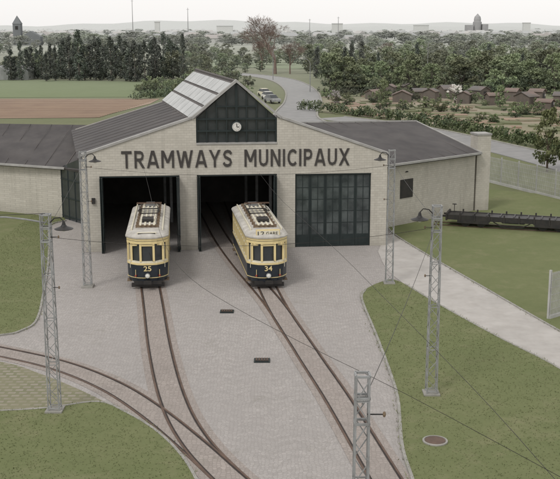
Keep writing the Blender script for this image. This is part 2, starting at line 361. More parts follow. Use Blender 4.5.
mb.beam((gm,.5,10.25),(bx(gm),DEP+.6,10.25),.09,'roofrib',6)
mb.obj('roof',depot,recalc=True)
mb=MB()
mb.prismy([(gx0,6.6),(gx1,6.6),(gx1,8.02),(gm,10.15),(gx0,8.02)],.2,.24,'glass')
def gz(x): return 8.02+(10.15-8.02)*(1-abs(x-gm)/(gx1-gm))
for k in range(0,9):
    x=gx0+.04+(gx1-gx0-.08)*k/8; w=.07 if k in(0,8,4) else .035
    mb.box((x-w,.1,6.6),(x+w,.2,gz(x)-.05),'darkframe')
for z in (7.3,8.02,):
    mb.box((gx0,.08,z-.05),(gx1,.2,z+.05),'darkframe')
mb.box((gx0+1.2,.09,8.72),(gx1-1.2,.2,8.8),'darkframe')
mb.obj('gable_window',depot)
mb=MB(); X=Matrix.Translation((gm,-.02,7.55))@Matrix.Rotation(math.pi/2,4,'X')
mb.lathe([(.34,-.08),(.34,.02),(.28,.04),(.01,.04)],(0,0,0),'darkframe',24,X); mb.lathe([(.27,.045),(.27,.06),(.01,.06)],(0,0,0),'white',24,X)
mb.box((-.02,-.0,.065),(.02,.2,.075),'black',X); mb.box((0,-.02,.065),(.15,.02,.077),'black',X)
for k in range(12):
    a=k*math.pi/6; mb.box((.21*math.cos(a)-.015,.21*math.sin(a)-.015,.06),(.21*math.cos(a)+.015,.21*math.sin(a)+.015,.07),'black',X)
mb.obj('clock',depot)
GL={'T':(.78,[[(0,.91),(.78,.91)],[(.39,0),(.39,.83)]]),
'R':(.76,[[(.09,0),(.09,1)],[(.17,.91),(.45,.91),(.58,.86),(.64,.72),(.58,.55),(.45,.48),(.17,.48)],[(.36,.44),(.68,0)]]),
'P':(.70,[[(.09,0),(.09,1)],[(.17,.91),(.43,.91),(.56,.86),(.62,.70),(.56,.52),(.43,.45),(.17,.45)]]),
'A':(.88,[[(.07,0),(.41,1)],[(.81,0),(.47,1)],[(.22,.28),(.66,.28)]]),
'M':(.98,[[(.09,0),(.09,1)],[(.89,0),(.89,1)],[(.13,.97),(.49,.28)],[(.85,.97),(.49,.28)]]),
'W':(1.22,[[(.07,1),(.33,0)],[(.58,.95),(.35,0)],[(.64,.95),(.87,0)],[(1.15,1),(.89,0)]]),
'Y':(.82,[[(.06,1),(.41,.42)],[(.76,1),(.41,.42)],[(.41,0),(.41,.47)]]),
'S':(.72,[[(.66,.76),(.56,.88),(.38,.92),(.2,.87),(.11,.73),(.18,.59),(.38,.51),(.56,.43),(.63,.28),(.55,.13),(.36,.08),(.17,.12),(.06,.25)]]),
'U':(.76,[[(.09,1),(.09,.33),(.17,.16),(.38,.09),(.59,.16),(.67,.33),(.67,1)]]),
'N':(.80,[[(.09,0),(.09,1)],[(.71,0),(.71,1)],[(.12,.96),(.68,.04)]]),
'I':(.18,[[(.09,0),(.09,1)]]),
'C':(.76,[[(.70,.78),(.58,.89),(.42,.92),(.22,.84),(.11,.66),(.09,.5),(.11,.34),(.22,.16),(.42,.08),(.58,.11),(.70,.22)]]),
'X':(.82,[[(.07,0),(.75,1)],[(.07,1),(.75,0)]])}
def sign(txt,x0,x1,z,h,parent):
    sp=.2; W=sum(GL[c][0] for c in txt)+sp*(len(txt)-1); kx=(x1-x0)/W; mb=MB(); x=x0; n=0; t=.165
    for c in txt:
        w,st=GL[c]
        for pl in st:
            n+=1; y0=-.05-.0015*(n%4); Lp=[];k_=len(pl)
            for i,p in enumerate(pl):
                a=Vector(pl[max(i-1,0)]);b_=Vector(pl[min(i+1,k_-1)]); d=(b_-a).normalized()
                q=Vector((-d.y,d.x))*t/2
                if abs(d.y)>.6 and k_==2: q=Vector((-(1 if d.y>0 else -1)*t/2/max(.75,abs(d.y)),0))
                Lp.append((Vector(p)+q,Vector(p)-q))
            for (a,b_),(c_,d_) in zip(Lp[:-1],Lp[1:]):
                mb.prismy([(x+r_.x*kx,z+r_.y*h) for r_ in (a,b_,d_,c_)],y0,-.004,'letter')
        x+=(w+sp)*kx
    mb.obj('lettering',parent)
sign('TRAMWAYS',1.35,8.0,5.12,1.05,depot); sign('MUNICIPAUX',8.75,15.2,5.12,1.05,depot)
def lettering(txt,x0,x1,z,h,parent,mat,y=-.03,name='lettering',bold=.0,ext=.03):
    c=bpy.data.curves.new(name,'FONT'); c.body=txt; c.size=1.0; c.extrude=ext; c.offset=bold; c.materials.append(M[mat])
    o=bpy.data.objects.new(name,c); scene.collection.objects.link(o); bpy.context.view_layer.update()
    dx,dy=o.dimensions.x,o.dimensions.y; mn=min(v[0] for v in o.bound_box); mz=min(v[1] for v in o.bound_box)
    sx=(x1-x0)/dx; sy=h/dy
    o.scale=(sx,sy,1); o.rotation_euler=(math.pi/2,0,0); o.location=(x0-mn*sx,y,z-mz*sy); o.parent=parent; return o
def leaf(mb,w,h,X):
    t=.05
    mb.box((0,-t/2,0),(.09,t/2,h),'darkframe',X); mb.box((w-.09,-t/2,0),(w,t/2,h),'darkframe',X)
    rows=5; z0=.75
    mb.box((.09,-t/2,0),(w-.09,t/2,z0),'darkframe',X); mb.box((.2,-t/2-.015,.15),(w-.2,-t/2,.62),'darkframe',X)
    mb.box((.09,-.008,z0),(w-.09,.008,h-.1),'glassb',X); mb.box((.09,-t/2,h-.1),(w-.09,t/2,h),'darkframe',X)
    mb.box((w/2-.02,-t/2,z0),(w/2+.02,t/2,h-.1),'darkframe',X)
    for r in range(1,rows):
        z=z0+(h-.1-z0)*r/rows; mb.box((.09,-t/2+.003,z-.02),(w-.09,t/2-.003,z+.02),'darkframe',X)
mb=MB(); wl=(16.6-11.87)/5
for k in range(5): leaf(mb,wl-.012,4.56,Matrix.Translation((11.87+k*wl+.006,.16,.03)))
mb.obj('folding_door',depot)
mb=MB()
for k,(x0) in enumerate((.06,.16,4.64,4.74,5.91,6.01,10.56,10.66)):
    leaf(mb,.95,4.56,Matrix.Translation((x0,.36-.02*(k%2),.03))@Matrix.Rotation(-math.pi/2,4,'Z'))
mb.obj('folding_door.001',depot)
mb=MB()
for a,b_ in ((0,4.8),(5.85,10.74),(11.87,16.6)): mb.box((a+.003,.03,4.56),(b_-.003,.37,4.64),'darkframe')
mb.box((-.5,-.12,3.0),(-.3,-.003,3.35),'black')
mb.obj('door_lintel',depot)
# wings
mb=MB()
A=(6.3,66.0);B=(14.4,73.3);C=(8.5,87.0);D=(-1.0,80.0)
def wl3(*p): return LW(*p)
mb.add([wl3(*A,0),wl3(*B,0),wl3(*B,4.45),wl3(*A,4.45)],[(0,1,2,3)],'wall')
mb.add([wl3(*B,0),wl3(*C,0),wl3(*C,4.4),wl3(10.6,80,5.85),wl3(*B,4.45)],[(0,1,2,3,4)],'wall')
mb.add([wl3(*C,0),wl3(*D,0),wl3(*D,4.4),wl3(*C,4.4)],[(0,1,2,3)],'wall')
mb.slab([wl3(5.8,64.9,4.42),wl3(14.75,72.9,4.42),wl3(10.9,80.1,6.05),wl3(-.5,75.8,6.3)],.16,'roof')
mb.slab([wl3(-.5,75.8,6.3),wl3(10.9,80.1,6.05),wl3(8.6,87.6,4.4),wl3(-1.5,80.5,4.4)],.16,'roof')
for k in range(1,9):
    t=k/9; a=wl3(5.8,64.9,4.44).lerp(wl3(14.75,72.9,4.44),t); b_=wl3(-.5,75.8,6.32).lerp(wl3(10.9,80.1,6.07),t); mb.beam(a,b_,.018,'roofrib',4)
mb.beam(wl3(5.8,64.9,4.4),wl3(14.75,72.9,4.4),.10,'coping',4); mb.beam(wl3(14.75,72.9,4.42),wl3(10.9,80.1,6.03),.09,'coping',4)
mb.beam(wl3(-.5,75.8,6.33),wl3(10.9,80.1,6.08),.09,'coping',4)
d=(wl3(*B,0)-wl3(*A,0)).normalized(); nrm=Vector((d.y,-d.x,0)); c0=wl3(*A,0)+d*2.6
a=c0+nrm*.04; mb.slab([a+Vector((0,0,1.9)),a+d*1.3+Vector((0,0,1.9)),a+d*1.3+Vector((0,0,3.2)),a+Vector((0,0,3.2))],.06,'black')
mb.obj('side_wing',depot)
mb=MB(); X=Matrix.Translation(LW(14.95,73.9,0))@Matrix.Rotation(.12,4,'Z')
mb.box((-.55,-.5,0),(.5,.8,5.65),'wall',X); mb.box((-.6,-.55,5.65),(.55,.85,5.78),'coping',X); mb.obj('end_pier',depot)
mb=MB()
P_=(-15.6,70.6);Q_=(-13.7,68.3);W_=(-27.0,76.0)
mb.add([wl3(*W_,0),wl3(*P_,0),wl3(*P_,3.7),wl3(*W_,3.7)],[(0,1,2,3)],'wall')
mb.add([wl3(*W_,0),wl3(-27,86,0),wl3(-27,86,3.7),wl3(*W_,3.7)],[(0,1,2,3)],'wall')
mb.add([wl3(-27,86,0),wl3(-14,86,0),wl3(-14,86,3.7),wl3(-27,86,3.7)],[(0,1,2,3)],'wall')
mb.add([wl3(*P_,0),wl3(*Q_,0),wl3(*Q_,4.6),wl3(*P_,3.7)],[(0,1,2,3)],'glass')
a=wl3(*P_,0);b_=wl3(*Q_,0)
for t in (0.02,.35,.68,.98):
    p=a.lerp(b_,t); mb.beam(p,p+Vector((0,0,3.75)),.06,'darkframe')
for z in (.25,1.6,2.9): mb.beam(a+Vector((0,0,z)),b_+Vector((0,0,z)),.06,'darkframe')
mb.slab([wl3(-28,75.7,3.7),wl3(-15.2,70.0,3.7),wl3(-14.4,77.6,6.0),wl3(-28,79.6,6.0)],.18,'roof')
mb.slab([wl3(-15.2,70.0,3.7),wl3(-13.2,67.4,3.85),wl3(-14.4,77.6,6.0)],.18,'roof')
mb.slab([wl3(-28,79.6,6.0),wl3(-14.4,77.6,6.0),wl3(-14.6,86.5,3.7),wl3(-28,86.5,3.7)],.18,'roof')
for k in range(1,8):
    t=k/8; mb.beam(wl3(-28,75.7,3.71).lerp(wl3(-15.2,70.0,3.71),t),wl3(-28,79.6,6.01).lerp(wl3(-14.4,77.6,6.01),t),.016,'roofrib')
mb.beam(wl3(-28,75.7,3.68),wl3(-15.2,70.0,3.68),.10,'coping'); mb.beam(wl3(-15.2,70.0,3.7),wl3(-14.4,77.6,6.02),.06,'roofrib')
mb.obj('side_wing.001',depot)
# ------------------------------------------------------------------ trams
def tram(loc,rz,num,route=None,collector=True,L=9.2):
    T=empty('tram',loc,rz)
    hw=1.05
    fx=[-1.05,-1.0,-.82,-.5,-.2,.2,.5,.82,1.0,1.05]
    def fy(x): return .72*abs(x/1.05)**3.2
    plan=[(x,fy(x)) for x in fx]+[(x,L-fy(x)) for x in reversed(fx)]
    def ring(o,z): return [(x*(hw+o)/hw,L/2+(y-L/2)*(L/2+o)/(L/2),z) for x,y in plan]
    mb=MB(); mb.rings([ring(-.07,.36),ring(-.01,.60),ring(0,1.0),ring(0,1.30)],'navy')
    mb.rings([ring(.02,1.30),ring(.02,1.40)],'cream')
    mb.rings([ring(.012,.60),ring(.016,.63)],'cream')
    mb.rings([ring(.02,2.42),ring(.025,2.72)],'cream')
    mb.rings([ring(.03,2.56),ring(.03,2.575)],'navy')
    mb.rings([ring(.0,1.40),ring(.0,1.5)],'ivory')
    mb.obj('body',T)
    mb=MB(); mb.rings([ring(-.07,1.5),ring(-.07,2.42)],'glass'); mb.obj('windows',T)
    mb=MB()
    for yy,sg in ((0,1),(L,-1)):
        for x in (-1.0,-.82,-.34,.34,.82,1.0):
            y=yy+sg*fy(x); mb.box((x-.055,y-.02 if sg>0 else y-.07,1.48),(x+.055,y+.07 if sg>0 else y+.02,2.44),'cream')
        for x0,x1 in ((-.82,-.34),(-.34,.34),(.34,.82)):
            y=yy+sg*(fy(x0)+fy(x1))/2
            if sg>0: mb.box((x0+.055,y-.0,2.30),(x1-.055,y+.06,2.43),'cream')
    nw=9; y0,y1=.80,L-.80
    for s in (-1,1):
        for k in range(nw+1):
            y=y0+(y1-y0)*k/nw; w=.06 if k not in(1,nw-1) else .10
            mb.box((min(s*.96,s*1.06),y-w,1.48),(max(s*.96,s*1.06),y+w,2.44),'cream')
        mb.box((min(s*.97,s*1.04),y0,2.12),(max(s*.97,s*1.04),y1,2.16),'ivory')
    mb.obj('window_posts',T)
    mb=MB(); mb.rings([ring(.07,2.70),ring(.08,2.77),ring(.02,2.86),ring(-.12,2.94),ring(-.32,3.0),ring(-.55,3.03)],'troof')
    mb.box((-.45,1.5,3.0),(.45,L-1.5,3.17),'troof')
    for x in (-.36,-.12,.12,.36): mb.box((x-.05,1.2,3.175),(x+.05,L-1.2,3.215),'ivory')
    for k in range(9):
        y=1.4+k*(L-2.8)/8; mb.box((-.62,y-.03,3.02),(.62,y+.03,3.185),'tbrown')
    for s in (-1,1):
        mb.box((min(s*.78,s*.84),.9,2.95),(max(s*.78,s*.84),L-.9,3.08),'ivory')
        for k in range(5): mb.beam((s*.81,1.2+k*1.6,2.85),(s*.81,1.2+k*1.6,2.98),.03,'black')
    mb.obj('roof',T)
    mb=MB()
    if collector:
        yc=L*.55; b4=[(-.5,yc-.7,3.25),(.5,yc-.7,3.25),(.5,yc+.7,3.25),(-.5,yc+.7,3.25)]
        for i in range(4): mb.beam(b4[i],b4[(i+1)%4],.035,'black'); mb.beam((b4[i][0],b4[i][1],3.1),b4[i],.05,'rail')
        k1=[(-.6,yc-1.0,3.42),(.6,yc-1.0,3.42)];k2=[(-.6,yc+1.0,3.42),(.6,yc+1.0,3.42)]
        for i,x in enumerate((-.5,.5)):
            mb.beam((x,yc-.6,3.25),(k2[i]),.025,'black'); mb.beam((x,yc+.6,3.25),(k1[i]),.025,'black')
            mb.beam(k1[i],(x*.7,yc,3.68),.02,'black'); mb.beam(k2[i],(x*.7,yc,3.68),.02,'black')
        mb.beam(*k1,.02,'black'); mb.beam(*k2,.02,'black')
        for dy in(-.12,.12): mb.beam((-.7,yc+dy,3.7),(.7,yc+dy,3.7),.028,'rail')
    mb.box((-.3,2.0,3.21),(.3,2.8,3.36),'black'); mb.box((-.25,L-2.4,3.21),(.25,L-1.7,3.34),'galv')
    mb.obj('current_collector',T)
    mb=MB()
    mb.box((-.8,1.0,.36),(.8,L-1.0,.50),'black')
    for yc in (L/2-1.5,L/2+1.5):
        for s in (-1,1):
            X=Matrix.Translation((s*.55,yc,.36))@Matrix.Rotation(math.pi/2,4,'Y'); mb.lathe([(.08,-.09),(.36,-.06),(.36,.06),(.12,.09)],(0,0,0),'rail',20,X)
            mb.box((s*.72-.06,yc-.55,.25),(s*.72+.06,yc+.55,.48),'black')
        mb.beam((-.6,yc,.36),(.6,yc,.36),.06,'black',6)
    for yy,sg in ((0,1),(L,-1)):
        y=yy+sg*.12; mb.box((-.72,y-.04,.24),(.72,y+.04,.44),'black'); mb.box((-.85,yy+sg*.28-.03,.08),(.85,yy+sg*.28+.03,.30),'black')
        mb.box((-.11,yy-.28 if sg>0 else yy-.1,.36),(.11,yy+.1 if sg>0 else yy+.28,.50),'black')
        mb.box((-.2,yy-.33 if sg>0 else yy+.25,.34),(.2,yy-.25 if sg>0 else yy+.33,.52),'black')
    for s in (-1,1):
        for yc in (.95,L-.95): mb.box((min(s*.85,s*1.1),yc-.3,.30),(max(s*.85,s*1.1),yc+.3,.35),'tbrown')
    mb.obj('underframe',T)
    mb=MB(); X=Matrix.Translation((0,-.03,.74))@Matrix.Rotation(math.pi/2,4,'X')
    mb.lathe([(.12,-.06),(.14,.06),(.12,.10)],(0,0,0),'galv',18,X); mb.lathe([(.115,.09),(.09,.125),(.01,.14)],(0,0,0),'lamp',18,X)
    for s in (-1,1):
        mb.beam((s*.62,-.03+fy(.62),.62),(s*.62,-.05+fy(.62),1.05),.018,'cream')
        mb.beam((s*.9,fy(.9)-.06,1.1),(s*.9,fy(.9)-.06,2.35),.015,'ivory')
        mb.lathe([(.05,-.03),(.06,.03)],(s*.62,fy(.62)-.02,.72),'red',8)
    mb.beam((.3,-.03,1.5),(.1,-.03,1.95),.012,'black')
    mb.obj('headlamp',T)
    mb=MB()
    if route:
        mb.box((-.62,.12,2.80),(.62,.30,3.14),'cream'); mb.box((-.58,.10,2.84),(.58,.12,3.10),'ivory'); mb.obj('destination_box',T)
        lettering(route,-.54,-.2,2.86,.21,T,'black',.09,'route_number',.0,.004); lettering('GARE',-.1,.5,2.88,.16,T,'black',.09,'destination',.0,.004)
    else:
        mb.box((-.5,.15,2.80),(.5,.30,3.0),'ivory'); mb.box((-.45,.135,2.83),(.45,.15,2.97),'black'); mb.obj('destination_box',T)
    if num: lettering(num,-.2,.2,.98,.27,T,'cream',-.02,'fleet_number',.01,.012)
    return T
tram((-6.9,50.6,.03),math.radians(5.5),'25')
tram((-.6,50.6,.04),math.radians(8.0),'34','12')
# ------------------------------------------------------------------ lattice masts
def mast(loc,side,rz=0,H=7.2,arm=None,lamp=True,w0=.19,w1=.15):
    T=empty('lattice_mast',loc,rz); mb=MB()
    mb.box((-.3,-.3,0),(.3,.3,.12),'kerb'); cs=[(-1,-1),(1,-1),(1,1),(-1,1)]
    for a in cs: mb.beam((a[0]*w0,a[1]*w0,.12),(a[0]*w1,a[1]*w1,H),.027,'galv')
    n=17
    for k in range(n):
        z0=.2+(H-.3)*k/n; z1=.2+(H-.3)*(k+1)/n; wa=w0+(w1-w0)*z0/H; wb=w0+(w1-w0)*z1/H
        for i in range(4):
            a,b_=cs[i],cs[(i+1)%4]
            if k%2: a,b_=b_,a
            mb.beam((a[0]*wa,a[1]*wa,z0),(b_[0]*wb,b_[1]*wb,z1),.013,'galv')
        if k%4==0:
            for i in range(4): mb.beam((cs[i][0]*wa,cs[i][1]*wa,z0),(cs[(i+1)%4][0]*wa,cs[(i+1)%4][1]*wa,z0),.018,'galv')
    for z in (H-.02,H-.45,H-.95):
        for i in range(4): mb.beam((cs[i][0]*(w1+.01),cs[i][1]*(w1+.01),z),(cs[(i+1)%4][0]*(w1+.01),cs[(i+1)%4][1]*(w1+.01),z),.03,'galv')
    mb.obj('lattice_column',T)
    mb=MB(); s=side
    if lamp:
        pts=[(s*.1,0,H-.35),(s*.3,0,H-.15),(s*.5,0,H-.12),(s*.62,0,H-.25)]; mb.tube(pts,.02,'black',6)
        mb.lathe([(.04,0),(.07,-.12),(.12,-.18),(.33,-.26),(.31,-.28)],(s*.62,0,H-.25),'black',16); mb.lathe([(.12,-.26),(.10,-.32),(.03,-.36)],(s*.62,0,H-.25),'lamp',12)
    mb.beam((s*.1,0,H-.8),(s*.42,0,H-.8),.015,'black'); mb.lathe([(.02,-.05),(.035,0),(.02,.05)],(s*.42,0,H-.8),'tbrown',8)
    mb.beam((s*.1,0,H-2.6),(s*.36,0,H-2.6),.015,'black'); mb.lathe([(.02,-.05),(.035,0),(.02,.05)],(s*.36,0,H-2.6),'tbrown',8)
    mb.obj('bracket_lamp',T)
    if arm:
        mb=MB(); pts=[(0,0,H-.3)]+[(arm*t*4.5,0,H-.3+.35*math.sin(t*math.pi)-.3*t) for t in (.15,.3,.5,.7,.85,1)]
        mb.tube(pts,.03,'galv',6); mb.beam((0,0,H+.02),(arm*3.2,0,H-.1),.012,'black'); mb.beam((arm*4.5,0,H-.6),(arm*4.5,0,H-1.0),.02,'black'); mb.obj('bracket_arm',T)
    return T
mA=G(55,412);mB=G(431,395);mC=G(88,287);mD=G(389,284);mE=Vector((1.53,17.6,0))
mast(mA,1,arm=-1); mast(mB,-1); mast(mC,1); mast(mD,-1); mast(mE,1,lamp=False,w0=.16,w1=.12)
mast(mA+Vector((-12,-6,0)),1)
mb=MB()
def wire(a,b_,sag=.15,r=.008,n=10):
    a=Vector(a);b_=Vector(b_); pts=[a.lerp(b_,k/n)-Vector((0,0,sag*4*(k/n)*(1-k/n))) for k in range(n+1)]; mb.tube(pts,r,'black',3)
top=lambda p,h=6.4:(p.x,p.y,h)
wire(top(mA),top(mB),.5); wire(top(mC),top(mD),.5); wire(top(mA,6.6),top(mC,6.6),.1); wire(top(mB,6.6),top(mD,6.6),.1)
wire(top(mE,6.6),top(mB,6.6),.2)
for ti in (0,2):
    L=smoothline([G(*p) for p in tracks[ti]],3); L=[p for p in L if p.y<61]
    mb.tube([(p.x,p.y,5.55) for p in L],.007,'black',3)
mb.obj('overhead_wires')
def glamp(loc):
    mb=MB(); mb.lathe([(.07,0),(.07,.4),(.035,.5),(.03,3.5),(.1,3.55),(.12,3.75),(.02,3.8)],(0,0,0),'black',10); mb.lathe([(.38,3.68),(.30,3.78),(.05,3.95)],(0,0,0),'black',14)
    o=mb.obj('street_lamp'); o.location=loc
glamp(G(402,224))
# ------------------------------------------------------------------ flat wagon
def wagon(loc,rz,L):
    T=empty('flat_wagon',loc,rz); mb=MB()
    for s in (-.7,.7): mb.box((0,s-.07,.50),(L,s+.07,.84),'black')
    mb.box((.05,-.62,.70),(L-.05,.62,.80),'black')
    for k in range(int(L/.9)+1): mb.box((min(k*.9,L-.1),-.63,.80),(min(k*.9,L-.1)+.1,.63,.87),'black')
    for x in (0,L-.12): mb.box((x,-.85,.45),(x+.12,.85,.95),'black')
    for x in (-.3,L): 
        for s in(-.45,.45): mb.box((x,s-.06,.62),(x+.3,s+.06,.74),'black')
    for xc in (L*.15,L*.27,L*.73,L*.85):
        for s in (-.5,.5):
            X=Matrix.Translation((xc,s,.36))@Matrix.Rotation(math.pi/2,4,'X'); mb.lathe([(.06,-.06),(.33,-.05),(.33,.05),(.06,.06)],(0,0,0),'black',16,X)
        mb.beam((xc,-.5,.36),(xc,.5,.36),.05,'rail',6)
    for a,b_ in ((L*.09,L*.33),(L*.67,L*.91)):
        for s in (-.76,.76): mb.box((a,s-.04,.30),(b_,s+.04,.50),'black')
    for s in (-.66,.66):
        mb.beam((L*.36,s,.5),(L*.42,s,.2),.04,'black'); mb.beam((L*.42,s,.2),(L*.58,s,.2),.04,'black'); mb.beam((L*.58,s,.2),(L*.64,s,.5),.04,'black')
    for k in range(1,9): 
        for s in(-.8,.8): mb.box((L*k/9-.05,s-.03,.45),(L*k/9+.05,s+.03,1.0),'black')
    mb.beam((.4,.5,.86),(.4,.5,1.35),.03,'black'); mb.lathe([(.02,1.33),(.16,1.35),(.16,1.38),(.02,1.4)],(.4,.5,0),'black',12)
    for y in (-.5,.5): mb.box((-1,y-.04,.02),(L+1,y+.04,.07),'rail')
    mb.obj('chassis',T)
p=G(447,225); q=G(580,233); wagon((p.x,p.y,.05),math.atan2(q.y-p.y,q.x-p.x),(q-p).length)
# ------------------------------------------------------------------ fences
def bar_fence(name,a,b_,H,mat='fence',sp=.1,w=.022):
    mb=MB(); a=Vector(a);b_=Vector(b_); d=b_-a; rz=math.atan2(d.y,d.x); X=Matrix.Translation(a)@Matrix.Rotation(rz,4,'Z'); L=d.length
    mb.box((0,-.06,0),(L,.06,.22),mat,X)
    for z in (.5,.85,1.2,1.55,1.9,H-.1): mb.box((0,-.025,z),(L,-.005,z+.025),mat,X)
    for k in range(int(L/sp)+1): mb.box((k*sp,-.045,.22),(k*sp+w,-.026,H),mat,X)
    for k in range(int(L/2.5)+1): mb.box((k*2.5-.05,-.0,0),(k*2.5+.05,.1,H+.1),mat,X)
    mb.obj(name)
bar_fence('mesh_fence',G(484,181),G(560,200),2.3)
bar_fence('mesh_fence.001',G(560,200),G(700,240),2.3)
bar_fence('metal_gate',G(549,320),G(615,300),2.3,'fence',.1,.035)
# ------------------------------------------------------------------ beyond the depot
sheet('crop_field',[G(-60,98),G(172,97),G(180,82),G(-60,79)],.03,'crop')
sheet('ploughed_field',[G(-60,119),G(95,118),G(150,104),G(160,99),G(-60,99)],.05,'soil')
mb=MB(); 
for k in range(26):
    a=G(-60,99.6+k*.72); b_=G(158-k*2.3,99.4+k*.72); mb.box((a.x,a.y-.25,.04),(b_.x,a.y+.25,.12),'soil')
mb.obj('plough_furrows')
sheet('crop_field.001',[G(185,66),G(400,72),G(400,62),G(190,58)],.03,'crop')
sheet('allotment_soil',[G(318,112),G(430,124),G(640,152),G(640,104),G(560,100),G(430,97),G(312,96)],.03,'soil2')
mb=MB(); L=smoothline([G(*p) for p in [(225,73),(262,76.5),(285,81),(300,90),(303,102),(296,118),(330,132)]],8); ribbon(mb,L,-3.2,3.2,.0,.06,'asphalt'); 
ribbon(mb,L,-3.5,-3.2,0,.16,'kerb'); ribbon(mb,L,3.2,3.5,0,.16,'kerb'); mb.obj('road')
mb=MB(); L=smoothline([G(*p) for p in [(330,118),(400,127),(480,144),(560,164),(680,200)]],8); ribbon(mb,L,-2.6,2.6,.0,.07,'asphalt'); ribbon(mb,L,2.6,2.9,0,.17,'kerb'); mb.obj('road.001')
mb=MB()
for k in range(170):
    u=R.uniform(320,610); v=R.uniform(97,132)
    if v>110+(u-318)*.125: continue
    p=G(u,v); w=R.uniform(1.5,6); h=R.uniform(1,4); X=Matrix.Translation((p.x,p.y,0))@Matrix.Rotation(R.uniform(-.1,.25),4,'Z')
    mb.box((-w/2,-h/2,0),(w/2,h/2,.12+k*.001),R.choice(['soil','land','soil2','soil','soil2','land']),X)
mb.obj('vegetable_beds')
def leafcluster(mb,c,r,n,size,mats,R_,flat=1.0):
    for _ in range(n):
        d=Vector((R_.gauss(0,1),R_.gauss(0,1),R_.gauss(0,1))); d.normalize(); d*=r*R_.random()**.45; d.z*=flat
        p=Vector(c)+d; s=size*R_.uniform(.6,1.3)
        a=Vector((R_.gauss(0,1),R_.gauss(0,1),R_.gauss(0,1))).normalized(); b_=a.orthogonal().normalized(); cc=a.cross(b_)
        mb.add([p+b_*s,p+cc*s*.7,p-b_*s,p-cc*s*.7],[(0,1,2,3)],mats)
def broadleaf(seed,H=10,rad=3.6,leaf=('lf_d','lf_m','lf_l'),dens=80,size=.27):
    r=random.Random(seed); mb=MB(); mb.beam((0,0,0),(r.uniform(-.2,.2),0,H*.42),.26,'bark',7,.16)
    cl=[]
    for k in range(int(dens)):
        t=r.random(); z=H*(.16+.82*t); rr=rad*math.sin(math.pi*min(1,.18+.78*t))**.6*(.45+.65*r.random()); a=r.uniform(0,2*math.pi)
        lob=1+.28*math.sin(a*3+seed)+.15*math.sin(a*5+2*seed); cl.append((rr*lob*math.cos(a),rr*lob*math.sin(a),z))
    for c in cl[:14]: mb.beam((0,0,H*.3*r.uniform(.6,1.3)),(c[0]*.8,c[1]*.8,c[2]*.93),.09,'bark',4,.02)
    for c in cl:
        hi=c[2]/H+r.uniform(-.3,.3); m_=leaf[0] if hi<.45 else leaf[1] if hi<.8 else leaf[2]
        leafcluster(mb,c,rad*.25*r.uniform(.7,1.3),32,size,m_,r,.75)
    return mb.mesh('broadleaf_mesh_%d'%seed,False)
def poplar(seed,H=13,rad=1.9):
    r=random.Random(seed); mb=MB(); mb.beam((0,0,0),(0,0,H*.95),.22,'bark',6,.03)
    for k in range(85):
        t=r.random(); z=H*(.06+.92*t); w=rad*(1-t)**.55*(.35+.65*min(1,t*5)); a=r.uniform(0,6.28); q=w*r.uniform(.3,1.05)
        c=(q*math.cos(a),q*math.sin(a),z); leafcluster(mb,c,.55*r.uniform(.6,1.3),22,.22,'pf_d' if r.random()<.62 else 'pf_m',r,1.3)
        if k%5==0: mb.beam((0,0,z-.6),c,.05,'bark',3,.01)
    return mb.mesh('poplar_mesh_%d'%seed,False)
def bare(seed,H=16):
    r=random.Random(seed); mb=MB()
    def br(p,d,l,rad,lev):
        q=p+d*l; mb.beam(p,q,rad,'twig',5 if lev<2 else 3,rad*.65)
        if lev>=7: return
        for k in range(3 if lev<6 else 2):
            nd=(d+Vector((r.gauss(0,.45),r.gauss(0,.45),r.gauss(.1,.25)))).normalized(); br(q,nd,l*r.uniform(.65,.86),max(rad*.55,.024),lev+1)
    br(Vector((0,0,0)),Vector((0,0,1)),H*.22,.36,0)
    return mb.mesh('bare_tree_mesh_%d'%seed,False), max(v[2] for v in mb.v)
BL=[broadleaf(s,H=10,rad=3.4+.5*(s%3)) for s in range(5)]
PO=[poplar(s) for s in (11,12,13)]
LT=[broadleaf(s,H=10,rad=3.2,leaf=('lf_m','lf_l','lf_l'),dens=60) for s in (21,22)]
BA=[bare(3),bare(5)]
SH=[broadleaf(s,H=3,rad=1.9,dens=26,size=.16) for s in (31,32)]
SHL=broadleaf(33,H=3,rad=1.9,dens=26,size=.16,leaf=('lf_m','lf_l','lf_l'))
BLO=broadleaf(41,H=5,rad=2.2,leaf=('lf_m','blossom','blossom'),dens=26,size=.16)
def put(me,u,v,h,base,par,wid=1.0,name='tree_part'):
    p=G(u,v); s=h/base; k=s*wid*R.uniform(.85,1.15); return inst(name,me,p,R.uniform(0,6.28),(k,k,s*R.uniform(.9,1.1)),par)
row=empty('poplar_row')
k=-20
while k<186:
    hh=R.uniform(8.5,12.2) if k>52 else R.uniform(6,9.5)
    if R.random()<.92: put(R.choice(PO),k,R.uniform(78,82),hh,13,row,R.uniform(.9,1.3))
    k+=R.uniform(3,6.5)
for k in range(26): put(R.choice(BL+SH[:1]),-10+k*7.5+R.uniform(-3,3),R.uniform(74,80),R.uniform(3.5,7),10,row)
wood=empty('distant_woodland')
for k in range(200):
    u=R.uniform(300,610); v=R.uniform(60,94)
    if u<330 and v>78: continue
    h=R.uniform(3.5,8.2)
    put(R.choice(BL+LT+LT),u,v,h,10,wood,1.1)
for k in range(16): put(R.choice(PO),R.uniform(300,590),R.uniform(66,86),R.uniform(6,10),13,wood)
for k in range(40):
    u=R.uniform(185,300); v=R.uniform(57,74); put(R.choice(BL+LT),u,v,R.uniform(2.5,6),10,wood,1.2)
for k in range(60):
    u=R.uniform(186,250); v=R.uniform(72,96); put(R.choice(SH+[SHL]),u,v,R.uniform(1.2,2.6),3,wood,1.1)
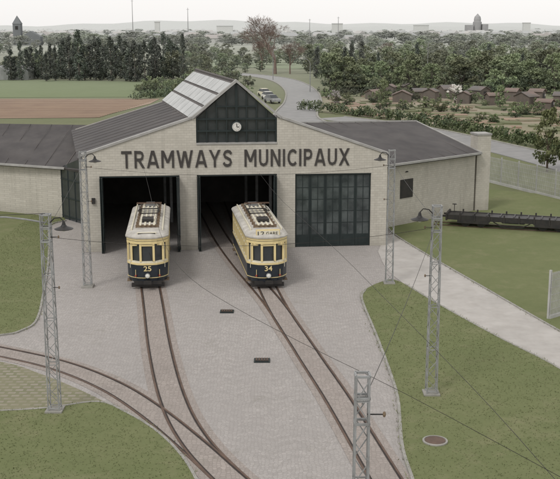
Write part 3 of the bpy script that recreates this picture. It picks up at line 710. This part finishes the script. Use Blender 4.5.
for k in range(130):
    u=R.uniform(-40,620); v=R.uniform(44,60); put(R.choice(BL+LT),u,v,R.uniform(3.5,6.5),10,wood,1.6)
for k in range(34):
    u=R.uniform(138,190); put(R.choice(SH+[SHL]),u,R.uniform(84,96),R.uniform(1.2,2.6),3,wood)
far=empty('distant_tree_belt')
for k in range(330):
    u=R.uniform(-40,620); v=R.uniform(32,46); put(R.choice(BL),u,v,R.uniform(4.5,8.5),10,far,2.6)
def bt(i,u,v,h,wd,rz): me,z=BA[i]; s=h/z; inst('bare_tree',me,G(u,v),rz,(s*wd,s*wd,s))
bt(0,275,74,17.0,1.35,.4); bt(1,262,70,10,1.0,1.4); bt(1,290,74,9.5,1.1,2.4); bt(0,383,70,9.0,1,3)
inst('broadleaf_tree',LT[0],G(547,172),0,(.42,.42,.6))
inst('broadleaf_tree',LT[1],G(383,106),0,(.35,.35,.45)); inst('broadleaf_tree',LT[0],G(500,108),0,(.3,.3,.38))
inst('blossom_tree',BLO,G(455,104),0,(.7,.7,.7)); inst('blossom_tree',BLO,G(335,106),0,(.55,.55,.55))
gs=empty('garden_shrubs')
for k in range(90):
    u=R.uniform(312,600); v=R.uniform(96,126)
    if v>108+(u-318)*.12: continue
    put(R.choice(SH+[SHL]),u,v,R.uniform(.7,2.0),3,gs,1.0,'shrub')
for k in range(36): put(R.choice(SH+[SHL]),R.uniform(345,600),R.uniform(90,96),R.uniform(2,4),3,gs,1.3,'shrub')
def hedge(name,px,h=1.4,w=1.0,dens=24,mats=('lf_d','lf_m')):
    mb=MB(); r=random.Random(len(px)*13+int(px[0][0])); L=[G(*p) for p in px]
    for a,b_ in zip(L[:-1],L[1:]):
        d=(b_-a); n=int(d.length*dens/4)
        for k in range(n):
            p=a.lerp(b_,r.random())+Vector((r.uniform(-w,w)*.5,r.uniform(-w,w)*.5,h*r.uniform(.2,.85)))
            leafcluster(mb,p,.5,16,.17,r.choice(mats),r)
    return mb.obj(name,recalc=False)
hedge('hedge',[(300,110),(330,113),(400,121),(480,135),(560,153),(650,178)],1.6,1.2,mats=('lf_d','lf_m','lf_m'))
hedge('hedge.001',[(318,96),(420,98)],1.5,1.5); hedge('hedge.002',[(135,100),(160,97),(190,92)],1.5,2)
def shed(u,v,w,d,h,rz):
    p=G(u,v); T=empty('garden_shed',p,rz); mb=MB(); mb.box((-w/2,-d/2,0),(w/2,d/2,h),'shedw')
    mb.prismy([(-w/2,h+.003),(w/2,h+.003),(0,h+w*.2)],-d/2+.01,d/2-.01,'shedw')
    for s in (-1,1):
        q=[(s*(w/2+.2),-d/2-.2,h-.1),(0,-d/2-.2,h+w*.2+.05),(0,d/2+.2,h+w*.2+.05),(s*(w/2+.2),d/2+.2,h-.1)]
        mb.slab(q if s<0 else q[::-1],.07,'shedr')
    mb.box((-.4,-d/2-.04,0),(.4,-d/2-.003,1.5),'black'); mb.box((w/2-.7,-d/2-.04,.9),(w/2-.25,-d/2-.003,1.3),'white'); mb.obj('hut',T)
for (u,v) in ((374,99),(390,96),(402,102),(419,98),(431,101),(446,98),(464,104),(479,99),(492,105),(512,101),(526,106),(545,110),(537,101),(560,103),(407,93),(575,108)):
    shed(u,v,R.uniform(1.6,3.4),R.uniform(1.8,3),R.uniform(1.3,1.9),R.uniform(0,3.1))
def car(u,v,rz,mat):
    T=empty('parked_car',G(u,v)+Vector((0,0,.06)),rz); mb=MB()
    mb.prismy([(0,.35),(.05,.7),(.25,.8),(1.1,.9),(3.6,.92),(4.1,.82),(4.2,.35)],-.82,.82,mat)
    v8=[(1.0,-.76,.9),(3.9,-.76,.9),(3.9,.76,.9),(1.0,.76,.9),(1.7,-.6,1.4),(3.3,-.6,1.4),(3.3,.6,1.4),(1.7,.6,1.4)]
    mb.add(v8,[(0,1,5,4),(1,2,6,5),(2,3,7,6),(3,0,4,7)],'glass'); mb.box((1.66,-.62,1.4),(3.34,.62,1.45),mat)
    for x in (.8,3.3):
        for s in (-.78,.78):
            X=Matrix.Translation((x,s,.32))@Matrix.Rotation(math.pi/2,4,'X'); mb.lathe([(.31,-.1),(.31,.1),(.1,.11)],(0,0,0),'black',12,X)
    mb.obj('body',T)
car(268,97,1.9,'ivory'); car(277,104,2.0,'galv'); car(272,100.5,1.9,'white')
def rlamp(u,v,H,s):
    mb=MB(); mb.beam((0,0,0),(0,0,H),.10,'galv',6,.06); mb.tube([(0,0,H),(s*.6,0,H+.7),(s*1.6,0,H+1)],.05,'galv',6); mb.box((min(s*1.5,s*2.3),-.15,H+.93),(max(s*1.5,s*2.3),.15,H+1.08),'white')
    o=mb.obj('street_lamp'); o.location=G(u,v)
rlamp(343,74,8,1); rlamp(427,84,9.5,1); rlamp(273,80,7,1); rlamp(310,92,6,-1)
mb=MB()
for k in range(420):
    u=R.uniform(-30,600); v=R.uniform(30.5,43)
    if v>36 and R.random()<.6: v=R.uniform(31,37)
    p=G(u,v); w=R.uniform(6,15); d=R.uniform(7,10); h=R.uniform(2.8,5.5); X=Matrix.Translation(p)@Matrix.Rotation(R.uniform(-1.2,1.2),4,'Z')
    mb.box((-w/2,-d/2,0),(w/2,d/2,h),'housew',X); 
    mb.add([(-w/2-.4,-d/2-.4,h),(w/2+.4,-d/2-.4,h),(w/2+.4,d/2+.4,h),(-w/2-.4,d/2+.4,h),(-w/2,0,h+3),(w/2,0,h+3)],[(0,1,5,4),(2,3,4,5),(0,4,3),(1,2,5)],'houser',X)
for (u,Y,w,h) in ((160,1300,6,18),(226,1400,22,13),(336,1350,14,16),(418,1400,20,14),(521,1350,9,17)):
    x=(u-280)/FPX*Y; X=Matrix.Translation((x,Y,0)); mb.box((-w/2,-4,0),(w/2,4,h),'housew',X); mb.box((-w/2-.3,-4.3,h),(w/2+.3,4.3,h+1),'houser',X)
mb.obj('distant_town',recalc=False)
mb=MB()
for (y0,h,ph) in ((2100,14,0),(2700,26,1.7)):
    nx=120; vs=[];fs=[]
    for i in range(nx+1):
        x=-2400+4800*i/nx; z=h*(.65+.3*math.sin(x/420+ph)+.15*math.sin(x/130+ph*2)+.08*math.sin(x/31)); vs+=[(x,y0-500,-2),(x,y0,max(1,z)),(x,y0+500,-2)]
    for i in range(nx):
        a=3*i; fs+=[(a,a+3,a+4,a+1),(a+1,a+4,a+5,a+2)]
    mb.add(vs,fs,'hill')
mb.obj('distant_hills')
def dmast(u,H,Y=950):
    x=(u-280)/FPX*Y; mb=MB(); mb.beam((0,0,0),(0,0,H),.45,'mastg',6,.2)
    mb.beam((-1.2,0,H*.95),(1.2,0,H*.95),.15,'mastg'); o=mb.obj('distant_mast'); o.location=(x,Y,0)
dmast(136,38); dmast(190,30); dmast(337,22); dmast(309,20)
mb=MB(); mb.box((-2.8,-2.8,0),(2.8,2.8,15),'tower'); mb.add([(-3.1,-3.1,15),(3.1,-3.1,15),(3.1,3.1,15),(-3.1,3.1,15),(0,0,21)],[(0,1,4),(1,2,4),(2,3,4),(3,0,4)],'tower')
mb.box((-1,-2.9,11),(1,-2.803,13.5),'black'); mb.box((2.803,-4,0),(17,4,6),'tower'); mb.prismy([(2.81,6.003),(17,6.003),(10,10)],-4,4,'tower'); o=mb.obj('church'); o.location=(-190,740,0)
mb=MB(); mb.lathe([(6,0),(6,19),(4.8,19.5),(4.8,23),(4,26),(2,28),(.3,30)],(0,0,0),'mastg',20); mb.box((-16,-6,0),(-6.1,6,15),'mastg'); mb.box((6.1,-6,0),(14,6,16),'mastg'); o=mb.obj('domed_building'); o.location=(270,1400,0)
mb=MB()
for k in range(3):
    mb.add([(k*5,0,0),(k*5+4.8,0,0),(k*5+4.8,14,0),(k*5,14,0),(k*5,0,2.2),(k*5+4.8,0,2.2),(k*5+4.8,14,2.2),(k*5,14,2.2),(k*5+2.4,0,3.6),(k*5+2.4,14,3.6)],
       [(0,1,5,8,4),(3,2,6,9,7),(0,4,7,3),(1,2,6,5),(4,8,9,7),(5,6,9,8)],'panel')
o=mb.obj('greenhouse'); o.location=G(-30,80)
def inside(p,poly):
    c=False; n=len(poly); j=n-1
    for i in range(n):
        if (poly[i][1]>p[1])!=(poly[j][1]>p[1]) and p[0]<(poly[j][0]-poly[i][0])*(p[1]-poly[i][1])/(poly[j][1]-poly[i][1])+poly[i][0]: c=not c
        j=i
    return c
M['blade']=simple('grass_blades',(.155,.178,.082),(.20,.21,.11),.8,.9,world=True)
mb=MB()
polys=[sm(e2)+[tuple(G(-90,540)[:2])],sm(e4)+[tuple(G(640,560)[:2])],sm(e1)+[tuple(G(-90,212)[:2]),tuple(G(60,212)[:2])]]
for poly in polys:
    x0=min(p[0] for p in poly);x1=max(p[0] for p in poly);y0=min(p[1] for p in poly);y1=max(p[1] for p in poly)
    x0=max(x0,-18);x1=min(x1,18);n=int((x1-x0)*(y1-y0)*60)
    for _ in range(n):
        p=(R.uniform(x0,x1),R.uniform(y0,y1))
        if not inside(p,poly): continue
        for k in range(2):
            a=R.uniform(0,6.28); w=R.uniform(.010,.018); h=R.uniform(.02,.055); lx,ly=R.uniform(-.04,.04),R.uniform(-.04,.04)
            mb.add([(p[0]-w*math.cos(a),p[1]-w*math.sin(a),.06),(p[0]+w*math.cos(a),p[1]+w*math.sin(a),.06),(p[0]+lx,p[1]+ly,.06+h)],[(0,1,2)],'blade')
for e in (e1,e2,e4[6:],e3,pth2[2:]):
    L=smoothline([G(*p) for p in e],6)
    for a,b_ in zip(L[:-1],L[1:]):
        for _ in range(int((b_-a).length*16)):
            p=a.lerp(b_,R.random())+Vector((R.gauss(0,.09),R.gauss(0,.09),0)); th=R.uniform(0,6.28); w=.018; h=R.uniform(.08,.16)
            mb.add([(p.x-w*math.cos(th),p.y-w*math.sin(th),.02),(p.x+w*math.cos(th),p.y+w*math.sin(th),.02),(p.x+R.uniform(-.09,.09),p.y+R.uniform(-.09,.09),h)],[(0,1,2)],'blade')
mb.obj('lawn_grass_blades',recalc=False)
# ------------------------------------------------------------------ light
w=bpy.data.worlds.new('World'); scene.world=w; w.use_nodes=True; nt=w.node_tree; bg=nt.nodes['Background']
sky=nt.nodes.new('ShaderNodeTexSky'); sky.sky_type='NISHITA'; sky.sun_disc=False
EL,AZ=math.radians(50),math.radians(215)
sky.sun_elevation=EL; sky.sun_rotation=AZ; sky.dust_density=1; sky.air_density=1; sky.ozone_density=1
hs=nt.nodes.new('ShaderNodeHueSaturation'); hs.inputs['Saturation'].default_value=.25; nt.links.new(sky.outputs[0],hs.inputs['Color'])
sc_=nt.nodes.new('ShaderNodeVectorMath'); sc_.operation='SCALE'; sc_.inputs['Scale'].default_value=.25; nt.links.new(hs.outputs[0],sc_.inputs[0])
ad=nt.nodes.new('ShaderNodeVectorMath'); ad.operation='ADD'; ad.inputs[1].default_value=(7.45,7.25,7.1); nt.links.new(sc_.outputs[0],ad.inputs[0])
nt.links.new(ad.outputs[0],bg.inputs['Color']); bg.inputs['Strength'].default_value=.113
sd=Vector((math.sin(AZ)*math.cos(EL),math.cos(AZ)*math.cos(EL),math.sin(EL)))
l=bpy.data.lights.new('sun','SUN'); l.energy=1.3; l.angle=math.radians(14); l.color=(1,.96,.92)
o=bpy.data.objects.new('sun',l); scene.collection.objects.link(o); o.rotation_euler=sd.to_track_quat('Z','Y').to_euler()
# ------------------------------------------------------------------ camera
cam=bpy.data.cameras.new('camera'); co_=bpy.data.objects.new('camera',cam); scene.collection.objects.link(co_)
co_.location=(0,0,CAM_H); co_.rotation_euler=(math.pi/2-TH,0,0); cam.sensor_width=36; cam.lens=36*FPX/560; cam.clip_end=8000; cam.clip_start=.5
scene.camera=co_
scene.view_settings.view_transform='Standard'; scene.view_settings.look='None'; scene.view_settings.exposure=0
